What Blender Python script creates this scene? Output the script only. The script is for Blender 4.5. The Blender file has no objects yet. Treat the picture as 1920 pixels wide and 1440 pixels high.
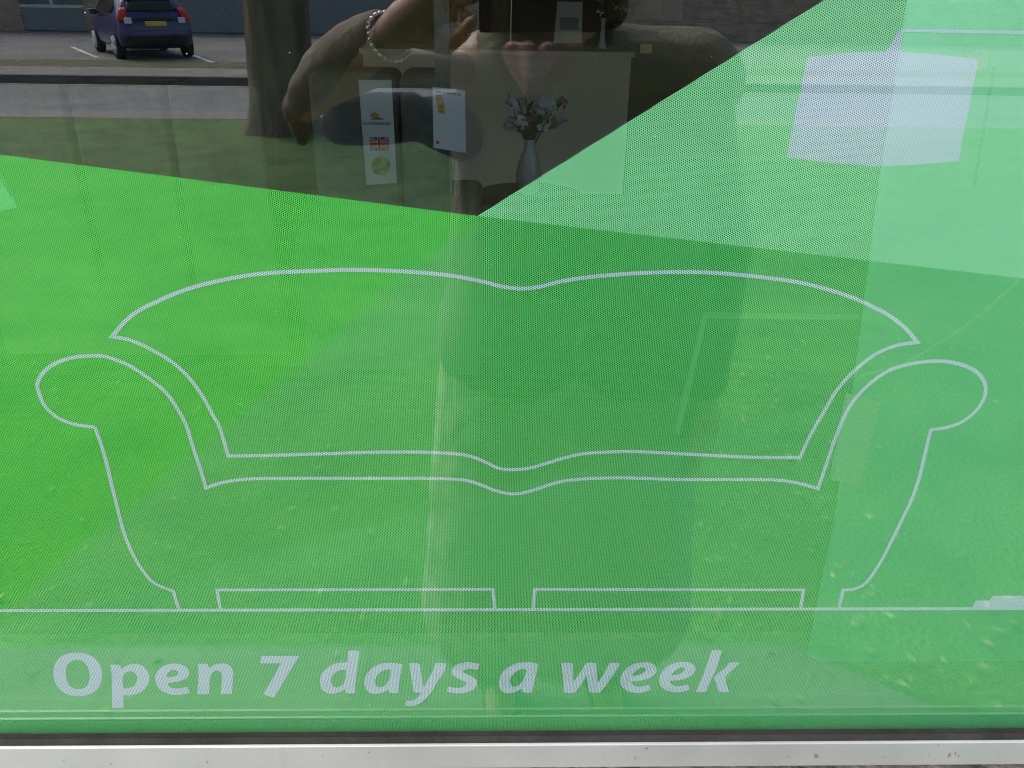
import bpy, bmesh, math, random
from mathutils import Vector, Matrix, noise
R = math.radians
random.seed(7)
S = bpy.context.scene
COL = S.collection

# ------------------------------------------------------------------ camera, world, sun, exposure
FP = 1556.0
ROT = Matrix.Rotation(R(-1.5), 3, 'Z') @ Matrix.Rotation(R(90 - 25.7), 3, 'X') @ Matrix.Rotation(.0155, 3, 'Z')
CAM = Vector((0, -.5, 1.5))
cd = bpy.data.cameras.new('camera')
cam = bpy.data.objects.new('camera', cd)
COL.objects.link(cam)
cam.matrix_world = Matrix.Translation(CAM) @ ROT.to_4x4()
cd.sensor_width = 36
cd.lens = 36 * FP / 1920
cd.clip_start = .005
cd.clip_end = 1000
S.camera = cam

W = bpy.data.worlds.new('World')
S.world = W
W.use_nodes = True
wn = W.node_tree
for n in list(wn.nodes):
    wn.nodes.remove(n)
sky = wn.nodes.new('ShaderNodeTexSky')
sky.sky_type = 'NISHITA'
sky.sun_disc = False
SUN_EL, SUN_AZ = R(50), R(228)      # azimuth from +Y, clockwise
sky.sun_elevation = SUN_EL
sky.sun_rotation = SUN_AZ
sky.air_density = 1.0
sky.dust_density = 2.5
bg = wn.nodes.new('ShaderNodeBackground')
bg.inputs['Strength'].default_value = .145
wo = wn.nodes.new('ShaderNodeOutputWorld')
wn.links.new(sky.outputs[0], bg.inputs[0])
wn.links.new(bg.outputs[0], wo.inputs[0])

sd = bpy.data.lights.new('sun', 'SUN')
sd.energy = 1.05
sd.angle = R(40)
sd.color = (1, .96, .9)
so = bpy.data.objects.new('sun', sd)
COL.objects.link(so)
sdir = Vector((math.sin(SUN_AZ) * math.cos(SUN_EL), math.cos(SUN_AZ) * math.cos(SUN_EL), math.sin(SUN_EL)))
so.rotation_euler = sdir.to_track_quat('Z', 'Y').to_euler()

S.view_settings.view_transform = 'Standard'
S.view_settings.look = 'None'
S.view_settings.exposure = 1.68
S.view_settings.gamma = 1
S.render.engine = 'CYCLES'
S.cycles.max_bounces = 10
S.cycles.transparent_max_bounces = 24
S.cycles.use_denoising = True
S.cycles.denoiser = 'OPENIMAGEDENOISE'
S.cycles.denoising_prefilter = 'NONE'     # keeps the punched holes of the film sharp
S.cycles.use_adaptive_sampling = False
S.cycles.pixel_filter_type = 'BLACKMAN_HARRIS'
S.cycles.filter_width = 1.15
S.cycles.sample_clamp_indirect = 4
S.cycles.caustics_reflective = False
S.cycles.caustics_refractive = False

# ------------------------------------------------------------------ measuring: photograph ray onto a real plane
def ray(u, v):
    return ROT @ Vector(((u - 960) / FP, (720 - v) / FP, -1))
def onp(u, v, Y=0.):                  # on the vertical plane y = Y
    d = ray(u, v)
    return CAM + d * ((Y - CAM.y) / d.y)
def mir(u, v, dist):                  # real place (outside) of what the glass mirrors
    p = onp(u, v, dist)
    return Vector((p.x, -p.y, p.z))

# ------------------------------------------------------------------ materials
def mat(name, col, rough=.6, metal=0., noise_scale=None, amt=.15, bump=0., bscale=40., spec=.5, col2=None, stretch=None):
    m = bpy.data.materials.new(name)
    m.use_nodes = True
    nt = m.node_tree
    b = nt.nodes['Principled BSDF']
    b.inputs['Roughness'].default_value = rough
    b.inputs['Metallic'].default_value = metal
    b.inputs['Specular IOR Level'].default_value = spec
    b.inputs['Base Color'].default_value = (*col, 1)
    tc = nt.nodes.new('ShaderNodeTexCoord')
    vec = tc.outputs['Object']
    if stretch:
        mp = nt.nodes.new('ShaderNodeMapping')
        mp.inputs['Scale'].default_value = stretch
        nt.links.new(vec, mp.inputs[0])
        vec = mp.outputs[0]
    if noise_scale:
        n = nt.nodes.new('ShaderNodeTexNoise')
        n.inputs['Scale'].default_value = noise_scale
        n.inputs['Detail'].default_value = 6
        n.inputs['Roughness'].default_value = .62
        nt.links.new(vec, n.inputs['Vector'])
        r = nt.nodes.new('ShaderNodeValToRGB')
        r.color_ramp.elements[0].position = .32
        r.color_ramp.elements[1].position = .68
        c2 = col2 or tuple(min(1, c * (1 + amt * 1.5)) for c in col)
        c1 = tuple(c * (1 - amt * 1.5) for c in col) if not col2 else col
        r.color_ramp.elements[0].color = (*c1, 1)
        r.color_ramp.elements[1].color = (*c2, 1)
        nt.links.new(n.outputs['Fac'], r.inputs[0])
        nt.links.new(r.outputs[0], b.inputs['Base Color'])
    if bump:
        n2 = nt.nodes.new('ShaderNodeTexNoise')
        n2.inputs['Scale'].default_value = bscale
        n2.inputs['Detail'].default_value = 5
        nt.links.new(vec, n2.inputs['Vector'])
        bp = nt.nodes.new('ShaderNodeBump')
        bp.inputs['Strength'].default_value = bump
        bp.inputs['Distance'].default_value = .02
        nt.links.new(n2.outputs['Fac'], bp.inputs['Height'])
        nt.links.new(bp.outputs[0], b.inputs['Normal'])
    return m

def tiles(name, col, mortar, scale, bw=.5, rh=.25, ms=.02, rough=.8, axes='XY', amt=.25, off=.5):
    m = mat(name, col, rough)
    nt = m.node_tree
    b = nt.nodes['Principled BSDF']
    tc = nt.nodes.new('ShaderNodeTexCoord')
    sx = nt.nodes.new('ShaderNodeSeparateXYZ')
    cx = nt.nodes.new('ShaderNodeCombineXYZ')
    nt.links.new(tc.outputs['Object'], sx.inputs[0])
    nt.links.new(sx.outputs[axes[0]], cx.inputs[0])
    nt.links.new(sx.outputs[axes[1]], cx.inputs[1])
    br = nt.nodes.new('ShaderNodeTexBrick')
    br.offset = off
    br.inputs['Scale'].default_value = scale
    br.inputs['Brick Width'].default_value = bw
    br.inputs['Row Height'].default_value = rh
    br.inputs['Mortar Size'].default_value = ms
    br.inputs['Color1'].default_value = (*[c * (1 + amt) for c in col], 1)
    br.inputs['Color2'].default_value = (*[c * (1 - amt) for c in col], 1)
    br.inputs['Mortar'].default_value = (*mortar, 1)
    nt.links.new(cx.outputs[0], br.inputs['Vector'])
    no = nt.nodes.new('ShaderNodeTexNoise')
    no.inputs['Scale'].default_value = 3
    no.inputs['Detail'].default_value = 8
    nt.links.new(tc.outputs['Object'], no.inputs['Vector'])
    mr = nt.nodes.new('ShaderNodeMapRange')
    mr.inputs['From Min'].default_value = .3
    mr.inputs['From Max'].default_value = .7
    mr.inputs['To Min'].default_value = .75
    mr.inputs['To Max'].default_value = 1.2
    nt.links.new(no.outputs['Fac'], mr.inputs['Value'])
    mx = nt.nodes.new('ShaderNodeVectorMath')
    mx.operation = 'SCALE'
    nt.links.new(br.outputs['Color'], mx.inputs[0])
    nt.links.new(mr.outputs[0], mx.inputs['Scale'])
    nt.links.new(mx.outputs[0], b.inputs['Base Color'])
    return m

PITCH = .00135
def film(name, col, hole=.31, amt=.05, grad=None):
    """printed perforated vinyl: a hexagonal grid of punched holes, pitch in metres"""
    m = bpy.data.materials.new(name)
    m.use_nodes = True
    nt = m.node_tree
    L = nt.links
    N = nt.nodes.new
    b = nt.nodes['Principled BSDF']
    out = nt.nodes['Material Output']
    b.inputs['Roughness'].default_value = .45
    b.inputs['Specular IOR Level'].default_value = .25
    geo = N('ShaderNodeNewGeometry')
    sp = N('ShaderNodeSeparateXYZ')
    L.new(geo.outputs['Position'], sp.inputs[0])
    def half(ox, oz):
        parts = []
        for ax, cell, o in (('X', PITCH * math.sqrt(3), ox), ('Z', PITCH, oz)):
            a = N('ShaderNodeMath'); a.operation = 'MULTIPLY_ADD'
            a.inputs[1].default_value = 1 / cell
            a.inputs[2].default_value = o + 2000
            L.new(sp.outputs[ax], a.inputs[0])
            f = N('ShaderNodeMath'); f.operation = 'FRACT'
            L.new(a.outputs[0], f.inputs[0])
            s = N('ShaderNodeMath'); s.operation = 'MULTIPLY_ADD'
            s.inputs[1].default_value = cell / PITCH
            s.inputs[2].default_value = -.5 * cell / PITCH
            L.new(f.outputs[0], s.inputs[0])
            q = N('ShaderNodeMath'); q.operation = 'MULTIPLY'
            L.new(s.outputs[0], q.inputs[0]); L.new(s.outputs[0], q.inputs[1])
            parts.append(q)
        ad = N('ShaderNodeMath'); ad.operation = 'ADD'
        L.new(parts[0].outputs[0], ad.inputs[0]); L.new(parts[1].outputs[0], ad.inputs[1])
        return ad
    mn = N('ShaderNodeMath'); mn.operation = 'MINIMUM'
    L.new(half(0, 0).outputs[0], mn.inputs[0])
    L.new(half(.5, .5).outputs[0], mn.inputs[1])
    lt = N('ShaderNodeMath'); lt.operation = 'LESS_THAN'
    lt.inputs[1].default_value = hole * hole
    L.new(mn.outputs[0], lt.inputs[0])
    # print: slight ink unevenness on the front, black liner on the back
    no = N('ShaderNodeTexNoise')
    no.inputs['Scale'].default_value = 5
    no.inputs['Detail'].default_value = 4
    L.new(geo.outputs['Position'], no.inputs['Vector'])
    rp = N('ShaderNodeValToRGB')
    rp.color_ramp.elements[0].position = .3
    rp.color_ramp.elements[1].position = .7
    rp.color_ramp.elements[0].color = (*[c * (1 - amt) for c in col], 1)
    rp.color_ramp.elements[1].color = (*[min(.95, c * (1 + amt)) for c in col], 1)
    L.new(no.outputs['Fac'], rp.inputs[0])
    ink = rp.outputs[0]
    if grad:            # the green changes across two diagonals and fades to blue green at the right
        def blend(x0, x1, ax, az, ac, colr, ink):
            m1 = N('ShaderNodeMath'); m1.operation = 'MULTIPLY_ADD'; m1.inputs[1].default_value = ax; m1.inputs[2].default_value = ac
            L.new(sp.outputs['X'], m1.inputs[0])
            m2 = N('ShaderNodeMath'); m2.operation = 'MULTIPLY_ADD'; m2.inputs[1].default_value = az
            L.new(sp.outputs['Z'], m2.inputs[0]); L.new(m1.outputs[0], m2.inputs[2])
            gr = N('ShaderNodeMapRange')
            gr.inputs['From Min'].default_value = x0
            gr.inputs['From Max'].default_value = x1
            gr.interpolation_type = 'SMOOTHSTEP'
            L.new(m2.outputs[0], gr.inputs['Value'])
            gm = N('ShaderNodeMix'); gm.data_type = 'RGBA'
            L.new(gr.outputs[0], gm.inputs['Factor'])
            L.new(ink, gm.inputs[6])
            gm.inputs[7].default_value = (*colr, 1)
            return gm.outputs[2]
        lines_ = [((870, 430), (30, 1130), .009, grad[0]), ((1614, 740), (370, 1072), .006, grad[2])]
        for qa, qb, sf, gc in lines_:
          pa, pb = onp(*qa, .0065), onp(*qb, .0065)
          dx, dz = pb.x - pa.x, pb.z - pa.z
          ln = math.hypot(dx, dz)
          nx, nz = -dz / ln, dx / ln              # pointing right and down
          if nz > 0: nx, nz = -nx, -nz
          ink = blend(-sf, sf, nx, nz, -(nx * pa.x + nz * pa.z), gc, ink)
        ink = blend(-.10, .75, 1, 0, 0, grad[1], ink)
    bk = N('ShaderNodeMix'); bk.data_type = 'RGBA'
    L.new(geo.outputs['Backfacing'], bk.inputs['Factor'])
    L.new(ink, bk.inputs[6])
    bk.inputs[7].default_value = (.02, .02, .02, 1)
    L.new(bk.outputs[2], b.inputs['Base Color'])
    tr = N('ShaderNodeBsdfTransparent')
    mx = N('ShaderNodeMixShader')
    L.new(lt.outputs[0], mx.inputs[0])
    L.new(b.outputs[0], mx.inputs[1])
    L.new(tr.outputs[0], mx.inputs[2])
    L.new(mx.outputs[0], out.inputs['Surface'])
    return m

def glass_mat(name, ior, tint=(.93, .97, .95)):
    m = bpy.data.materials.new(name)
    m.use_nodes = True
    nt = m.node_tree
    nt.nodes.remove(nt.nodes['Principled BSDF'])
    out = nt.nodes['Material Output']
    fr = nt.nodes.new('ShaderNodeFresnel')
    geo = nt.nodes.new('ShaderNodeNewGeometry')
    io = nt.nodes.new('ShaderNodeMapRange')
    io.inputs['To Min'].default_value = ior
    io.inputs['To Max'].default_value = 1 / ior
    nt.links.new(geo.outputs['Backfacing'], io.inputs['Value'])
    nt.links.new(io.outputs[0], fr.inputs['IOR'])
    t = nt.nodes.new('ShaderNodeBsdfTransparent')
    t.inputs[0].default_value = (*tint, 1)
    g = nt.nodes.new('ShaderNodeBsdfGlossy')
    g.inputs['Roughness'].default_value = 0
    g.inputs['Color'].default_value = (1, 1, 1, 1)
    mx = nt.nodes.new('ShaderNodeMixShader')
    nt.links.new(fr.outputs[0], mx.inputs[0])
    nt.links.new(t.outputs[0], mx.inputs[1])
    nt.links.new(g.outputs[0], mx.inputs[2])
    nt.links.new(mx.outputs[0], out.inputs['Surface'])
    return m

M = {}
M['glass'] = glass_mat('window glass', 1.97)
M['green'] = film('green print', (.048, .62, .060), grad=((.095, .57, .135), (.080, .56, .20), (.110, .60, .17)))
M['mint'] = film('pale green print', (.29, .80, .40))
M['white'] = film('white print', (.63, .715, .85), hole=.29, amt=.02)
M['brick'] = tiles('brick', (.40, .25, .16), (.40, .36, .30), 1, .225, .075, .010, axes='XZ')
M['paving'] = tiles('paving', (.15, .15, .125), (.11, .11, .09), 1, .6, .6, .008, axes='XY', amt=.04)
M['asphalt'] = mat('asphalt', (.175, .175, .172), .85, noise_scale=.9, amt=.12, bump=.3, bscale=120)
M['asphalt2'] = mat('car park asphalt', (.21, .195, .18), .85, noise_scale=.5, amt=.12, bump=.3, bscale=120)
M['path'] = mat('path', (.24, .20, .18), .85, noise_scale=1.5, amt=.12)
M['grass'] = mat('grass', (.060, .115, .022), .9, noise_scale=2.2, col2=(.14, .25, .055), bump=1., bscale=60)
M['worn'] = mat('worn grass', (.16, .16, .10), .9, noise_scale=3, col2=(.22, .23, .14), bump=.6, bscale=60)
M['verge'] = mat('verge', (.10, .125, .045), .9, noise_scale=2.5, col2=(.17, .17, .08), bump=1., bscale=60)
M['kerb'] = mat('kerb', (.105, .10, .085), .85, noise_scale=3, amt=.3)
M['line'] = mat('white paint', (.7, .68, .62), .7, noise_scale=6, amt=.1)
M['yellow'] = mat('yellow paint', (.45, .36, .16), .7, noise_scale=6, amt=.15)
M['panel'] = mat('grey blue panel', (.22, .225, .225), .6, noise_scale=1, amt=.05)
M['roof'] = mat('roof', (.12, .10, .09), .8, noise_scale=3, amt=.2)
M['dglass'] = mat('dark glass', (.07, .10, .09), .08, noise_scale=.8, col2=(.16, .20, .17))
M['frame'] = mat('white frame', (.6, .6, .6), .5)
M['rubber'] = mat('gasket rubber', (.022, .020, .018), .9, spec=.2, noise_scale=25, amt=.25, bump=.1, bscale=200)
M['black'] = mat('black', (.012, .012, .012), .5)
M['stone'] = mat('sill stone', (.25, .215, .17), .85, noise_scale=30, amt=.35, bump=.5, bscale=90)
M['skin'] = mat('skin', (.50, .31, .23), .5, noise_scale=12, amt=.06)
M['sleeve'] = mat('taupe cloth', (.27, .225, .19), .9, noise_scale=9, amt=.10, bump=.4, bscale=35)
M['jacket'] = mat('charcoal cloth', (.20, .20, .14), .9, noise_scale=9, amt=.1, bump=.4, bscale=35)
M['skirt'] = mat('sand cloth', (.36, .37, .27), .9, noise_scale=5, amt=.12, bump=.4, bscale=30)
M['lining'] = mat('dark lining', (.022, .023, .026), .9, noise_scale=9, amt=.1, bump=.4, bscale=35)
M['jeans'] = mat('jeans', (.17, .17, .135), .9, noise_scale=60, amt=.2)
M['shoe'] = mat('shoe', (.03, .025, .02), .6)
M['hair'] = mat('hair', (.07, .045, .03), .6, noise_scale=20, amt=.3, stretch=(1, 1, .1))
M['pink'] = tiles('striped scarf', (.20, .085, .09), (.33, .23, .22), 1, 5., .012, .0016, axes='XZ', amt=.05)
M['silver'] = mat('silver', (.85, .85, .87), .18, metal=1)
M['phone'] = mat('phone', (.008, .008, .01), .12)
M['bark'] = mat('bark', (.17, .13, .085), .95, noise_scale=5, amt=.4, bump=1., bscale=14, stretch=(1, 1, .25))
M['leaf'] = mat('leaf', (.05, .10, .025), .7, noise_scale=1.5, col2=(.10, .16, .04))
M['dry'] = mat('dry leaf', (.30, .30, .16), .8, noise_scale=9, amt=.35)
M['carblue'] = mat('car paint', (.045, .045, .15), .22, spec=.7)
M['carplastic'] = mat('dark plastic', (.02, .02, .02), .6)
M['tyre'] = mat('tyre', (.02, .02, .02), .85)
M['alloy'] = mat('alloy', (.75, .76, .78), .5, metal=.2)
M['redlens'] = mat('red lens', (.65, .03, .02), .2)
M['whitelens'] = mat('clear lens', (.75, .7, .65), .2)
M['plate'] = mat('number plate', (.75, .52, .10), .5)
M['cglass'] = mat('car glass', (.02, .022, .02), .06)
M['wallin'] = mat('dark plaster', (.10, .09, .08), .9, noise_scale=2, amt=.1)
M['woodfloor'] = mat('dark wood', (.055, .022, .008), .5, noise_scale=4, amt=.4, stretch=(1, 8, 1))
M['cream'] = mat('cream panel', (.62, .54, .46), .7, noise_scale=1.2, amt=.05)
M['greychair'] = mat('grey upholstery', (.13, .14, .14), .9, noise_scale=20, amt=.12, bump=.3, bscale=150)
M['olive'] = mat('moss upholstery', (.15, .155, .11), .9, noise_scale=8, amt=.2)
M['card'] = mat('white card', (.62, .63, .67), .6, noise_scale=8, amt=.02)
M['board'] = mat('pale board', (.27, .60, .52), .7, noise_scale=2, amt=.05)
M['sillin'] = mat('pale sill', (.20, .27, .22), .6, noise_scale=3, amt=.05)
M['orange'] = mat('copper glaze', (.30, .07, .03), .25, noise_scale=6, amt=.4)
M['brass'] = mat('brass', (.5, .36, .14), .4, metal=.6)
M['stem'] = mat('stems', (.055, .09, .012), .7, noise_scale=20, amt=.3)
M['petal'] = mat('petals', (.60, .60, .72), .7, noise_scale=30, amt=.2)
M['petalp'] = mat('pink petals', (.42, .17, .24), .7)
M['vase'] = mat('vase glass', (.50, .54, .57), .12, noise_scale=5, amt=.15)
M['inkgrey'] = mat('grey ink', (.25, .26, .30), .7)
M['inkred'] = mat('red ink', (.62, .03, .04), .7)
M['inkblue'] = mat('blue ink', (.03, .05, .25), .7)
M['inkgreen'] = mat('green ink', (.05, .28, .16), .7)
M['inkorange'] = mat('orange ink', (.62, .25, .05), .7)
M['inkgold'] = mat('gold ink', (.30, .30, .12), .7, noise_scale=60, amt=.5)
M['inkyellow'] = mat('yellow ink', (.50, .34, .03), .7, noise_scale=90, amt=.5)
M['paper'] = mat('pale paper', (.55, .72, .70), .7)

# weathered aluminium rail
def rail_mat():
    m = mat('weathered aluminium', (.6, .6, .6), .45, metal=.35)
    nt = m.node_tree
    b = nt.nodes['Principled BSDF']
    tc = nt.nodes.new('ShaderNodeTexCoord')
    def nz(scale, st, p0, p1, det=6):
        mp = nt.nodes.new('ShaderNodeMapping'); mp.inputs['Scale'].default_value = st
        nt.links.new(tc.outputs['Object'], mp.inputs[0])
        n = nt.nodes.new('ShaderNodeTexNoise'); n.inputs['Scale'].default_value = scale; n.inputs['Detail'].default_value = det
        nt.links.new(mp.outputs[0], n.inputs['Vector'])
        r = nt.nodes.new('ShaderNodeMapRange')
        r.inputs['From Min'].default_value = p0; r.inputs['From Max'].default_value = p1
        nt.links.new(n.outputs['Fac'], r.inputs['Value'])
        return r.outputs[0]
    def mixc(f, a, c):
        x = nt.nodes.new('ShaderNodeMix'); x.data_type = 'RGBA'
        nt.links.new(f, x.inputs['Factor'])
        if isinstance(a, tuple): x.inputs[6].default_value = (*a, 1)
        else: nt.links.new(a, x.inputs[6])
        x.inputs[7].default_value = (*c, 1)
        return x.outputs[2]
    c = mixc(nz(6, (1, 1, 1), .35, .7), (.46, .455, .45), (.33, .33, .325))
    c = mixc(nz(60, (1, 1, .35), .60, .72), c, (.40, .385, .36))
    c = mixc(nz(140, (1, 1, .6), .68, .74), c, (.22, .17, .14))
    nt.links.new(c, b.inputs['Base Color'])
    return m
M['rail'] = rail_mat()

# ------------------------------------------------------------------ builders
def link(name, me, m, parent=None, smooth=False):
    if isinstance(m, (list, tuple)):
        for q in m: me.materials.append(M[q])
    else:
        me.materials.append(M[m])
    if smooth:
        for p in me.polygons: p.use_smooth = True
    o = bpy.data.objects.new(name, me)
    COL.objects.link(o)
    if parent:
        o.parent = parent
    return o
def tag(o, label=None, cat=None, group=None, kind=None):
    if label: o['label'] = label
    if cat: o['category'] = cat
    if group: o['group'] = group
    if kind: o['kind'] = kind
    return o
def empty(name, loc, label, cat, group=None, rz=0):
    o = bpy.data.objects.new(name, None)
    COL.objects.link(o)
    o.location = loc
    o.rotation_euler = (0, 0, rz)
    o.empty_display_size = .05
    return tag(o, label, cat, group)
class MB:
    def __init__(s): s.bm = bmesh.new()
    def box(s, a, b, bev=0.):
        a, b = Vector(a), Vector(b)
        r = bmesh.ops.create_cube(s.bm, size=1)
        for v in r['verts']:
            v.co = Vector(((v.co.x + .5) * (b.x - a.x) + a.x, (v.co.y + .5) * (b.y - a.y) + a.y, (v.co.z + .5) * (b.z - a.z) + a.z))
        if bev:
            es = list({e for v in r['verts'] for e in v.link_edges})
            bmesh.ops.bevel(s.bm, geom=es, offset=bev, segments=3, affect='EDGES', profile=.5)
        return s
    def tube(s, pts, rad, seg=12, caps=True):
        pts = [Vector(p) for p in pts]
        rads = rad if isinstance(rad, (list, tuple)) else [rad] * len(pts)
        rings = []
        up = Vector((0, 0, 1))
        for i, p in enumerate(pts):
            d = (pts[min(i + 1, len(pts) - 1)] - pts[max(i - 1, 0)]).normalized()
            ref = up if abs(d.z) < .9 else Vector((1, 0, 0))
            x = d.cross(ref).normalized(); y = x.cross(d).normalized()
            rings.append([s.bm.verts.new(p + (x * math.cos(t) + y * math.sin(t)) * rads[i]) for t in [k * 2 * math.pi / seg for k in range(seg)]])
        for i in range(len(rings) - 1):
            for k in range(seg):
                s.bm.faces.new((rings[i][k], rings[i][(k + 1) % seg], rings[i + 1][(k + 1) % seg], rings[i + 1][k]))
        if caps:
            s.bm.faces.new(rings[0][::-1]); s.bm.faces.new(rings[-1])
        return s
    def lathe(s, prof, c=(0, 0, 0), seg=24, ax='Z'):
        c = Vector(c)
        rings = []
        for r, h in prof:
            ring = []
            for k in range(seg):
                t = k * 2 * math.pi / seg
                a, b = r * math.cos(t), r * math.sin(t)
                q = {'Z': (a, b, h), 'X': (h, a, b), 'Y': (a, h, b)}[ax]
                ring.append(s.bm.verts.new(c + Vector(q)))
            rings.append(ring)
        for i in range(len(rings) - 1):
            for k in range(seg):
                s.bm.faces.new((rings[i][k], rings[i][(k + 1) % seg], rings[i + 1][(k + 1) % seg], rings[i + 1][k]))
        s.bm.faces.new(rings[0][::-1]); s.bm.faces.new(rings[-1])
        return s
    def poly(s, pts, thick=None):          # flat polygon, optionally extruded by the vector thick
        vs = [s.bm.verts.new(Vector(p)) for p in pts]
        f = s.bm.faces.new(vs)
        if thick is not None:
            t = Vector(thick)
            w = [s.bm.verts.new(Vector(p) + t) for p in pts]
            s.bm.faces.new(w[::-1])
            n = len(vs)
            for i in range(n):
                s.bm.faces.new((vs[i], w[i], w[(i + 1) % n], vs[(i + 1) % n]))
        return s
    def build(s, name, m, parent=None, smooth=False, shift=None):
        bmesh.ops.recalc_face_normals(s.bm, faces=s.bm.faces)
        if shift is not None:
            bmesh.ops.translate(s.bm, verts=s.bm.verts, vec=-Vector(shift))
        me = bpy.data.meshes.new(name)
        s.bm.to_mesh(me); s.bm.free()
        return link(name, me, m, parent, smooth)

def blob(caps, vox, name, m, parent=None, shift=(0, 0, 0), smooth_it=4, disp=0.):
    """caps: (p0, p1, r0, r1) tapered capsules fused into one continuous skin"""
    bm = bmesh.new()
    sh = Vector(shift)
    for cpt in caps:
        p0, p1, r0, r1 = Vector(cpt[0]) - sh, Vector(cpt[1]) - sh, cpt[2], cpt[3]
        sq = cpt[4] if len(cpt) > 4 else 1.
        d = p1 - p0
        L_ = d.length
        q = d.to_track_quat('Z', 'Y') if L_ > 1e-6 else Matrix.Identity(3).to_quaternion()
        seg, rows = 16, 6
        rings = []
        prof = []
        for i in range(1, rows):
            a = -math.pi / 2 + i * (math.pi / 2) / rows
            prof.append((r0 * math.cos(a), r0 * math.sin(a)))
        prof.append((r0, 0)); prof.append((r1, L_))
        for i in range(1, rows):
            a = i * (math.pi / 2) / rows
            prof.append((r1 * math.cos(a), L_ + r1 * math.sin(a)))
        def pt(r, h, t):
            v = q @ Vector((r * math.cos(t), r * math.sin(t), h))
            v.y *= sq if sq != 1. else 1.
            base = Vector(p0)
            return base + v
        v0 = bm.verts.new(pt(0, -r0, 0)); v1 = bm.verts.new(pt(0, L_ + r1, 0))
        for r, h in prof:
            rings.append([bm.verts.new(pt(r, h, k * 2 * math.pi / seg)) for k in range(seg)])
        for i in range(len(rings) - 1):
            for k in range(seg):
                bm.faces.new((rings[i][k], rings[i][(k + 1) % seg], rings[i + 1][(k + 1) % seg], rings[i + 1][k]))
        for k in range(seg):
            bm.faces.new((v0, rings[0][(k + 1) % seg], rings[0][k]))
            bm.faces.new((v1, rings[-1][k], rings[-1][(k + 1) % seg]))
    me = bpy.data.meshes.new('tmp')
    bm.to_mesh(me); bm.free()
    o = bpy.data.objects.new('tmp', me)
    COL.objects.link(o)
    r = o.modifiers.new('r', 'REMESH'); r.mode = 'VOXEL'; r.voxel_size = vox
    s_ = o.modifiers.new('s', 'SMOOTH'); s_.iterations = smooth_it; s_.factor = .5
    dg = bpy.context.evaluated_depsgraph_get()
    me2 = bpy.data.meshes.new_from_object(o.evaluated_get(dg))
    me2.materials.clear()
    bpy.data.objects.remove(o)
    if disp:
        ns = [v.normal.copy() for v in me2.vertices]
        for v, vn in zip(me2.vertices, ns):
            n = noise.noise(v.co * 14) + .5 * noise.noise(v.co * 31)
            v.co += vn * n * disp
    me2.name = name
    return link(name, me2, m, parent, True)

def catmull(pts, closed=True, n=6):
    """pts: (x, y) smooth or (x, y, 1) corner -> dense polyline"""
    P = [Vector(p[:2]) for p in pts]
    K = [len(p) > 2 for p in pts]
    N_ = len(P)
    out = []
    for i in range(N_ if closed else N_ - 1):
        j = (i + 1) % N_
        p1, p2 = P[i], P[j]
        p0 = P[i - 1] if (closed or i > 0) else p1
        p3 = P[(j + 1) % N_] if (closed or j < N_ - 1) else p2
        if K[i]: p0 = p1 - (p2 - p1)
        if K[j]: p3 = p2 + (p2 - p1)
        d = (p2 - p1).length
        m1 = (p2 - p0) * .5; m2 = (p3 - p1) * .5
        if K[i] and K[j]:
            m1 = m2 = p2 - p1
        elif K[i]: m1 = (p2 - p1) * 1.2 - m2 * .2
        elif K[j]: m2 = (p2 - p1) * 1.2 - m1 * .2
        for t_ in range(n):
            t = t_ / n
            h1 = 2*t**3 - 3*t**2 + 1; h2 = t**3 - 2*t**2 + t; h3 = -2*t**3 + 3*t**2; h4 = t**3 - t**2
            out.append(p1 * h1 + m1 * h2 + p2 * h3 + m2 * h4)
    if not closed:
        out.append(P[-1])
    return out
def fill2d(loops, name, m, parent, Y):
    """loops of (X, Z) on the vertical plane y = Y, holes allowed, facing the street"""
    cu = bpy.data.curves.new('tmp', 'CURVE')
    cu.dimensions = '2D'; cu.fill_mode = 'BOTH'
    for lp in loops:
        sp = cu.splines.new('POLY')
        sp.points.add(len(lp) - 1)
        for i, p in enumerate(lp):
            sp.points[i].co = (p[0], p[1], 0, 1)
        sp.use_cyclic_u = True
    o = bpy.data.objects.new('tmp', cu)
    COL.objects.link(o)
    dg = bpy.context.evaluated_depsgraph_get()
    me = bpy.data.meshes.new_from_object(o.evaluated_get(dg))
    bpy.data.objects.remove(o)
    me.materials.clear()
    for v in me.vertices:
        v.co = Vector((v.co.x, Y, v.co.y))
    bm = bmesh.new(); bm.from_mesh(me)
    bm.normal_update()
    for f in bm.faces:
        if f.normal.y > 0: f.normal_flip()
    bm.to_mesh(me); bm.free()
    me.name = name
    return link(name, me, m, parent)

# ------------------------------------------------------------------ ground (outside is y < 0)
def sheet(name, x0, x1, y0, y1, z, m, kind='structure'):
    mb = MB()
    mb.poly([(x0, y0, z), (x1, y0, z), (x1, y1, z), (x0, y1, z)])
    o = mb.build(name, m)
    return tag(o, kind=kind)
K = 1.25                         # everything beyond the near lawn lies on lower ground
def fy(y): return .5 + (y - .5) * K
def fz(z): return 1.5 + (z - 1.5) * K
LOW = fz(0)
def gp(u, v, z=0.):
    d = ray(u, v); p = CAM + d * ((z - CAM.z) / d.z)
    return Vector((p.x, -p.y, z))
sheet('ground', -300, 300, -300, 300, -.45, 'grass')
bm = bmesh.new(); rows = []
for i in range(61):
    y = -.05 + (fy(-9.85) + .05) * i / 60
    t = min(1, max(0, (-y - 2.6) / 3.2)); t = t * t * (3 - 2 * t)
    rows.append([bm.verts.new((x, y, LOW * t + .012 * noise.noise(Vector((x * .7, y * .7, 0))) * min(1, t * 4))) for x in [-60 + 2 * k for k in range(61)]])
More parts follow.
